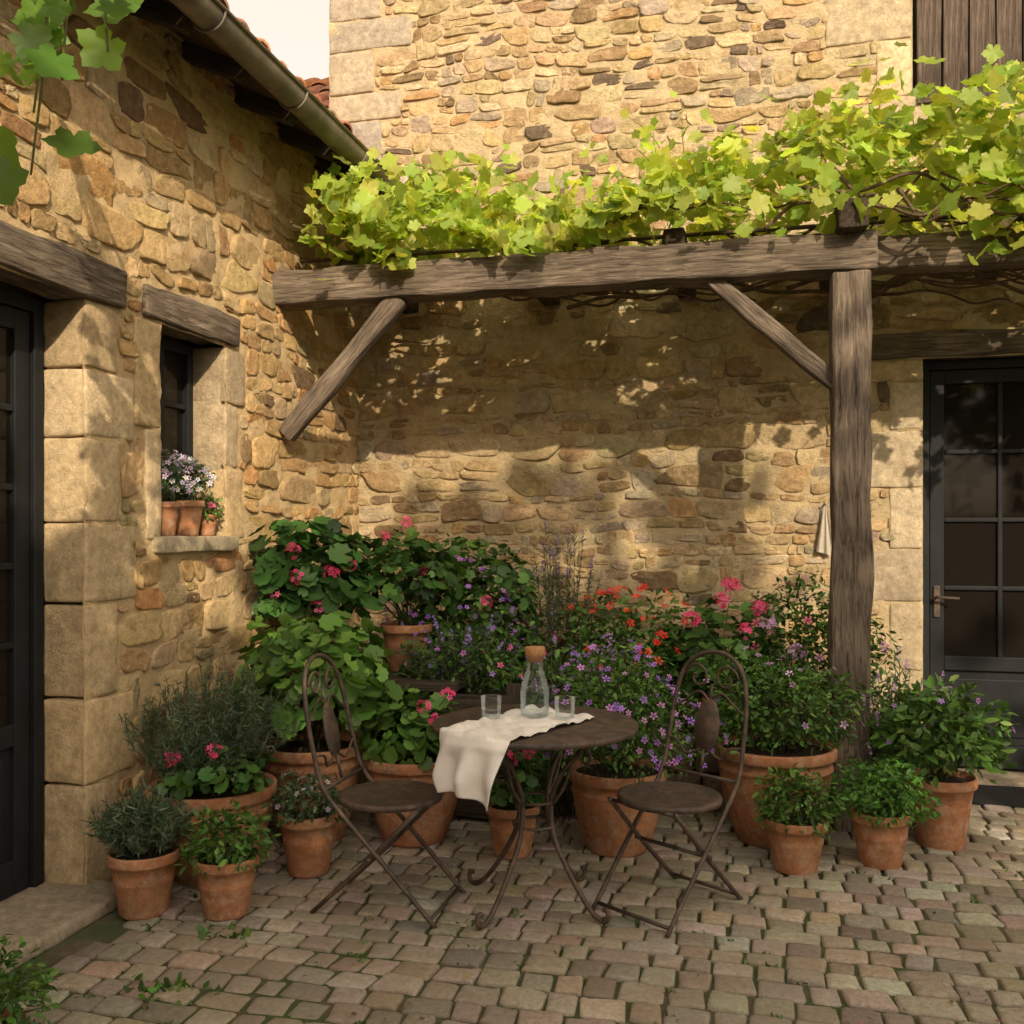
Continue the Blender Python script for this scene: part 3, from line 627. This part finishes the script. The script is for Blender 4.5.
# ---------------------------------------------------------------- vine
mb=MB()
bk=(1,1,1)
for k in range(34):
    x=rng.uniform(-2.5,2.6); y=rng.uniform(5.5,6.3); z=rng.uniform(2.88,3.2); p=[]; L=rng.uniform(.8,2.0)
    for t in np.linspace(0,1,7): p.append((x+L*t,y+rng.normal()*.05,z+rng.normal()*.045))
    tube(mb,p,[rng.uniform(.009,.017),.005],6,bk,1,6)
for k in range(9):
    x=rng.uniform(-2.0,2.6); y=5.2; z=rng.uniform(3.1,3.25); p=[]; L=rng.uniform(.6,1.4)
    for t in np.linspace(0,1,6): p.append((x+L*t,y+rng.normal()*.04,max(3.07,z+rng.normal()*.05)))
    tube(mb,p,[.011,.005],6,bk,1,6)
tube(mb,[(4.0,5.65,-.01),(3.95,5.6,.8),(4.0,5.55,1.7),(3.9,5.6,2.6),(3.5,5.6,3.05),(.6,5.65,3.1),(-1.7,5.6,3.08),(-2.5,5.5,3.1)],[.04,.035,.03,.028,.02,.012],8,bk,1,8)
VC=[(.24,.34,.055),(.31,.41,.07),(.19,.29,.045),(.38,.44,.095),(.33,.39,.075)]
n=4700; X=rng.uniform(-2.42,4.2,n); Y=5.02+1.4*rng.random(n)**1.1
top=3.44+.10*np.clip(X+1,0,3)+.17*wav(X*.55,Y*.4,0,3)+.11*wav(X*1.6,Y*1.2,0,4); 
low=3.13+.05*wav(X*1.2,Y,0,8)
u=rng.random(n)**.75; Z=low+(top-low)*u*(.55+.45*np.sin(np.clip((Y-4.9)/1.3,0,1)*np.pi*.9)+.0)
dens=wav(X*1.3,Y*1.0,Z*1.5,31); keep=(dens>-.5)|(rng.random(n)<.2); X,Y,Z=X[keep],Y[keep],Z[keep]
for cx,cy,cz,m,sp in ((-2.2,5.4,3.40,110,(.13,.15,.12)),(-2.0,5.25,3.28,50,(.2,.08,.08)),(-1.93,5.12,3.04,12,(.06,.04,.05)),(-2.3,5.45,3.2,40,(.07,.08,.14)),(1.45,5.3,3.06,50,(.25,.1,.10)),(1.2,5.25,3.16,50,(.3,.1,.1)),(.1,5.15,3.18,40,(.3,.08,.07)),(2.3,5.2,2.9,90,(.3,.12,.16)),(-1.0,5.2,3.18,40,(.4,.08,.06)),(1.35,5.05,3.55,110,(.5,.1,.12)),(.75,5.15,3.62,60,(.25,.1,.1))):
    X=np.append(X,cx+rng.normal(size=m)*sp[0]);Y=np.append(Y,cy+rng.normal(size=m)*sp[1]);Z=np.append(Z,cz+rng.normal(size=m)*sp[2])
X=np.maximum(X,-2.55)
P=np.column_stack([X,Y,Z]);n=len(P)
nr=nz(rng.normal(size=(n,3))*.6+[0.15,-.5,.55]); mb.inst(VL[0],VL[1],mkR(nr,rng.normal(size=(n,3))-UP*.9),P,rng.uniform(.07,.145,n),palette(n,VC,.2),0)
for k in range(110):
    x=rng.uniform(-2.3,4); y=rng.uniform(5.1,6.1); z0=3.3+.10*max(0,x+1); L=rng.uniform(.2,.5); d=nz(np.array([rng.normal()*.6,rng.normal()*.4-.2,1.0])); 
    pts=smoothpts([(x,y,z0),np.array([x,y,z0])+d*L*.6,np.array([x,y,z0])+d*L+[rng.normal()*.06,-.04,-.02]],5); tube(mb,pts,[.004,.002],4,(.24,.26,.06),0)
    m=8; Q=pts[np.linspace(2,len(pts)-1,m).astype(int)]+rng.normal(size=(m,3))*.035; nr=nz(rng.normal(size=(m,3))*.6+[0,-.5,.4]); mb.inst(VL[0],VL[1],mkR(nr),Q,np.linspace(.13,.055,m),palette(m,VC,.15)*1.1,0)
mb.build('grape_vine',[M_vine,M_bark],True)
mb=MB(); b0=np.array([-2.25,2.6,3.72]); 
for tip in ((-1.62,2.05,2.62),(-1.42,1.95,2.62),(-1.75,2.1,2.42),(-1.34,2.0,2.78),(-1.8,2.2,2.70),(-1.30,1.95,2.88),(-1.55,2.0,2.9),(-1.7,2.05,2.55)):
    tip=np.array(tip); pts=smoothpts([b0,(b0+tip)/2+[.12,0,.12],tip],8); tube(mb,pts,[.008,.003],5,(.14,.15,.05),0)
    m=13; Q=pts[np.linspace(6,len(pts)-1,m).astype(int)]+rng.normal(size=(m,3))*.055; nr=nz(rng.normal(size=(m,3))*.4+[.3,-.8,.4]); mb.inst(VL[0],VL[1],mkR(nr,rng.normal(size=(m,3))*.5-UP),Q,rng.uniform(.08,.15,m),palette(m,[(.10,.20,.03),(.14,.26,.04)],.2),0)
mb.build('climbing_vine',[M_vine,M_bark],True)
# ---------------------------------------------------------------- furniture
yaw=math.atan(238/980); F_=np.array([-math.sin(yaw),math.cos(yaw)]);R_=np.array([math.cos(yaw),math.sin(yaw)])
TC=np.array([-.855,3.92])
tab=empty('bistro_table',(TC[0],TC[1],0)); mb=MB(); TZ=.745
lathe(mb,[(.001,TZ),(.415,TZ),(.421,TZ-.004),(.421,TZ-.022),(.415,TZ-.024),(.405,TZ-.01),(.001,TZ-.01)],72)
lathe(mb,[(.25,TZ-.03),(.258,TZ-.03),(.258,TZ-.01),(.25,TZ-.01)],40)
mb.build('top',M_iron,True,tab); mb=MB()
for k in range(4):
    a=yaw+math.radians(45+90*k+6); ca,sa=math.cos(a),math.sin(a)
    pr=[(.255,.73),(.235,.66),(.14,.56),(.085,.44),(.095,.30),(.175,.16),(.27,.045),(.325,.012),(.355,.025),(.355,.055),(.335,.058)]
    tube(mb,[(r_*ca,r_*sa,z) for r_,z in pr],.0105,8,sm=6)
    pr=[(.255,.60),(.275,.635),(.25,.665),(.20,.63),(.145,.5),(.085,.42)]
    tube(mb,[(r_*ca,r_*sa,z) for r_,z in pr],.007,6,sm=6)
for zz,rr_ in ((.43,.088),(.33,.088)): tube(mb,[(rr_*math.cos(t),rr_*math.sin(t),zz) for t in np.linspace(0,6.283,30)],.007,6)
mb.build('legs',M_iron,True,tab)
def chair(x,y,f):
    e=empty('bistro_chair',(x,y,0),math.atan2(f[1],f[0])); mb=MB()
    lathe(mb,[(.001,.448),(.17,.448),(.195,.455),(.208,.455),(.213,.447),(.212,.432),(.2,.43),(.001,.435)],40); mb.build('seat',M_iron,True,e); mb=MB()
    h=[(.26,.185,0),(.10,.187,.17),(-.10,.19,.38),(-.205,.19,.50),(-.25,.188,.64),(-.285,.18,.80),(-.31,.15,.92),(-.325,.085,.985),(-.33,0,1.005)]
    p=h+[(a,-b,c) for a,b,c in h[:-1][::-1]]; tube(mb,p,.0098,8,sm=6)
    for s in (1,-1):
        tube(mb,[(.18,.165*s,.44),(-.04,.165*s,.215),(-.27,.165*s,0)],.0098,8,sm=3)
        th=np.linspace(0,4.6*np.pi/2,30); rr_=.062*(1-th/th[-1]*.7); cy=.072*s
        tube(mb,[(-.302-.0*t,cy+s*r_*math.cos(t),.895+r_*math.sin(t)) for t,r_ in zip(th,rr_)],.0058,6)
        tube(mb,[(-.285,.0,.80),(-.29,.06*s,.835),(-.283,.125*s,.79),(-.275,.178*s,.76)],.0055,6,sm=6)
        tube(mb,[(-.24,.02*s,.60),(-.238,.09*s,.57),(-.232,.13*s,.62),(-.245,.185*s,.63)],.0055,6,sm=6)
    for a in (((.235,-.185,.025),(.235,.185,.025)),((-.24,-.165,.03),(-.24,.165,.03)),((-.205,-.19,.50),(-.205,.19,.50)),((.17,-.165,.432),(.17,.165,.432)),((-.02,-.19,.235),(-.02,.19,.235))): tube(mb,a,.008,8)
    tube(mb,[(-.215,0,.5),(-.24,0,.6)],.007,6); tube(mb,[(-.285,0,.80),(-.305,0,.87)],.006,6)
    n=26; a=np.linspace(0,2*np.pi,n,endpoint=False); zz=.70+.115*np.cos(a); yy=.062*np.sin(a)*(1-.12*np.cos(a)); xx=-.262-.2*(zz-.70)
    V=np.vstack([np.column_stack([xx-.003,yy,zz]),np.column_stack([xx+.004,yy*.93,.70+(zz-.70)*.95]),[[-.254,0,.70]],np.column_stack([xx-.006,yy*.93,.70+(zz-.70)*.95]),[[-.266,0,.70]]])
    j=np.arange(n);k=(j+1)%n; b=n*2+1
    mb.add(V,{4:np.vstack([np.stack([j,k,k+n,j+n],1),np.stack([k,j,j+b,k+b],1)]),3:np.vstack([np.stack([j+n,k+n,np.full(n,2*n)],1),np.stack([k+b,j+b,np.full(n,b+n)],1)])})
    mb.build('frame',M_iron,True,e)
bd=.72*R_+.69*F_; chair(-.32,4.03,-bd)
bd=nz(-.95*R_+.25*F_); chair(-1.43,3.78,-bd)
def rf(r_,f_): v=TC+r_*R_+f_*F_; return (v[0],v[1],TZ+.001)
e=empty('linen_napkin',(TC[0],TC[1],TZ)); mb=MB(); n=56; D=nz(-.46*R_-.89*F_); Wd=np.array([-D[1],D[0]]); ang=.30
s=np.linspace(-.20,.66,n*2); w_=np.linspace(-.175,.175,n); S,Wq=np.meshgrid(s,w_,indexing='ij')
S2=S*math.cos(ang)*1.0+Wq*math.sin(ang)*.9; W2=-S*math.sin(ang)*.6+Wq*math.cos(ang)
X=D[0]*S2+Wd[0]*W2; Y=D[1]*S2+Wd[1]*W2; rr_=np.hypot(X,Y); ex=np.clip(rr_-.424,0,None); ux,uy=X/rr_,Y/rr_
ph=np.arctan2(Y,X); fold=(np.sin(ph*22+1.6*np.sin(ex*9))*.5+.5)**1.3*.045*np.clip(ex/.16,0,1)+.012*np.clip(ex/.03,0,1)+.007*wav(X*6,Y*6,0,46)*np.clip(ex/.05,0,1)
on=rr_<=.424; wr=.004+.009*np.abs(wav(X*5,Y*5,0,44))+.006*np.abs(wav(X*14,Y*9,0,45))
cx=np.where(on,X,ux*(.424+fold)); cy=np.where(on,Y,uy*(.424+fold)); cz=np.where(on,wr,.004-ex*.97)
i,j=np.meshgrid(np.arange(n*2-1),np.arange(n-1),indexing='ij'); i=i.ravel();j=j.ravel()
mb.add(np.stack([cx,cy,cz],-1).reshape(-1,3),np.stack([i*n+j,(i+1)*n+j,(i+1)*n+j+1,i*n+j+1],1)); ob=mb.build('cloth',M_linen,True,e)
sm=ob.modifiers.new('thick','SOLIDIFY'); sm.thickness=.0022; sm.offset=1
def carafe():
    e=empty('water_carafe',rf(0.0,.06)); e.location.z+=.012; mb=MB()
    lathe(mb,[(.001,0),(.05,0),(.057,.006),(.060,.03),(.060,.10),(.054,.135),(.040,.175),(.032,.20),(.032,.225),(.040,.250),(.041,.253)],40); mb.build('glass',M_glass,True,e)
    mb=MB(); lathe(mb,[(.001,.0065),(.0535,.0085),(.0577,.03),(.0577,.10),(.0555,.118),(.001,.118)],40); mb.build('water',M_water,True,e)
    mb=MB(); lathe(mb,[(.001,.225),(.029,.225),(.035,.25),(.041,.256),(.042,.282),(.039,.287),(.001,.287)],32); mb.build('cork_stopper',M_cork,True,e)
carafe()
for a,b in ((-.18,.03),(.122,.0)):
    e=empty('drinking_glass',rf(a,b)); e.location.z+=.010; mb=MB(); lathe(mb,[(.001,0),(.036,0),(.038,.004),(.043,.088),(.0425,.0895),(.0415,.0885)],36); mb.build('glass',M_glass,True,e)
    mb=MB(); lathe(mb,[(.001,.0085),(.0364,.0105),(.0378,.03),(.001,.03)],36); mb.build('water',M_water,True,e)
mb=MB(); n=16; u=np.linspace(-.5,.5,n); v=np.linspace(0,1,20); U,Vv=np.meshgrid(u,v,indexing='ij'); wd=.02+.09*Vv
V=np.stack([.46+U*wd,WY-.05-.012*np.sin(U*14)*np.sqrt(Vv),1.68-.30*Vv-.03*U],-1).reshape(-1,3); i,j=np.meshgrid(np.arange(n-1),np.arange(19),indexing='ij'); i=i.ravel();j=j.ravel()
mb.add(V,np.stack([i*20+j,(i+1)*20+j,(i+1)*20+j+1,i*20+j+1],1)); tube(mb,[(.46,WY,1.70),(.46,WY-.06,1.69),(.46,WY-.07,1.71)],.006,6,sm=4); mb.build('hanging_towel',simple('towel',(.42,.38,.32),.9,.1,20,.3,300),True)
# ---------------------------------------------------------------- unseen trees and wall, added behind the camera to shade the courtyard
gw=empty('occluder_wall'); mb=MB(); rbox(mb,(-7,-5.3,0),(12,-4.9,1.8),.03,(20,2,4),.01,1,(.5,.42,.3)); mb.build('wall',M_mortar,True,gw)  # occluder added out of view, closes the gap below the crowns
def shade_tree(x,y,rad,zc,n,s):
    mb=MB(); tube(mb,[(x,y,0),(x+.1,y,1.5),(x,y+.1,zc)],[.22,.17,.08],10,(1,1,1),1,6)
    for k in range(9):
        a=k*.7+s; tube(mb,[(x,y,zc-1.6+.12*k),(x+math.cos(a)*rad[0]*.4,y+math.sin(a)*rad[1]*.4,zc-.5+.1*k),(x+math.cos(a)*rad[0]*.8,y+math.sin(a)*rad[1]*.8,zc+.2)],[.09,.05,.02],7,(1,1,1),1,5)
    d=nz(rng.normal(size=(n,3))); r_=rng.random(n)**.4*(1+.12*wav(d[:,0]*.8,d[:,1]*.8,d[:,2]*.8,s)); P=np.array([x,y,zc])+d*r_[:,None]*np.array(rad)
    mb.inst(OV[0]*[1,1.6,1],OV[1],mkR(nz(rng.normal(size=(n,3)))),P,rng.uniform(.2,.38,n),palette(n,[(.06,.11,.03),(.08,.14,.035)]),0)
    mb.build('occluder_tree',[M_occleaf,M_bark],True)
shade_tree(1.0,-3.4,(2.1,1.3,2.2),3.7,2000,1); shade_tree(3.9,-3.2,(1.9,1.4,2.8),5.1,2800,2); shade_tree(8.4,-3.4,(2.1,1.4,2.7),4.3,2400,3); shade_tree(6.0,-3.6,(1.6,1.2,2.0),3.2,1500,5)  # unseen crowns added, placed and sized to shape sun and dapple on the walls
# ---------------------------------------------------------------- light & camera
sd=Vector((.58,-1,.62)).normalized(); el=math.asin(sd.z); rot=math.atan2(sd.x,sd.y)
w=bpy.data.worlds.new('World'); sc.world=w; w.use_nodes=True; nt=w.node_tree; bg=nt.nodes['Background']; sk=nt.nodes.new('ShaderNodeTexSky'); sk.sky_type='NISHITA'; sk.sun_disc=False; sk.sun_elevation=el; sk.sun_rotation=rot; sk.dust_density=5; sk.air_density=.7; sk.ozone_density=.3
mx=nt.nodes.new('ShaderNodeMix'); mx.data_type='RGBA'; mx.blend_type='ADD'; mx.inputs[0].default_value=1; nt.links.new(sk.outputs[0],mx.inputs[6]); mx.inputs[7].default_value=(5.8,4.6,2.75,1)
nt.links.new(mx.outputs[2],bg.inputs[0]); bg.inputs[1].default_value=.15
L=bpy.data.lights.new('sun','SUN'); L.energy=4.7; L.angle=math.radians(.6); L.color=(1,.82,.58); lo=bpy.data.objects.new('sun',L); sc.collection.objects.link(lo); lo.rotation_euler=sd.to_track_quat('Z','Y').to_euler(); lo.location=sd*20
cam=bpy.data.cameras.new('camera'); cam.sensor_width=36; cam.lens=36*980/1024; cam.shift_y=18/1024; cam.clip_end=500; co=bpy.data.objects.new('camera',cam); sc.collection.objects.link(co); co.location=(0,0,1.53); co.rotation_euler=(math.radians(90),0,yaw); sc.camera=co
sc.view_settings.view_transform='Standard'; sc.view_settings.look='None'; sc.view_settings.exposure=0; sc.view_settings.gamma=1
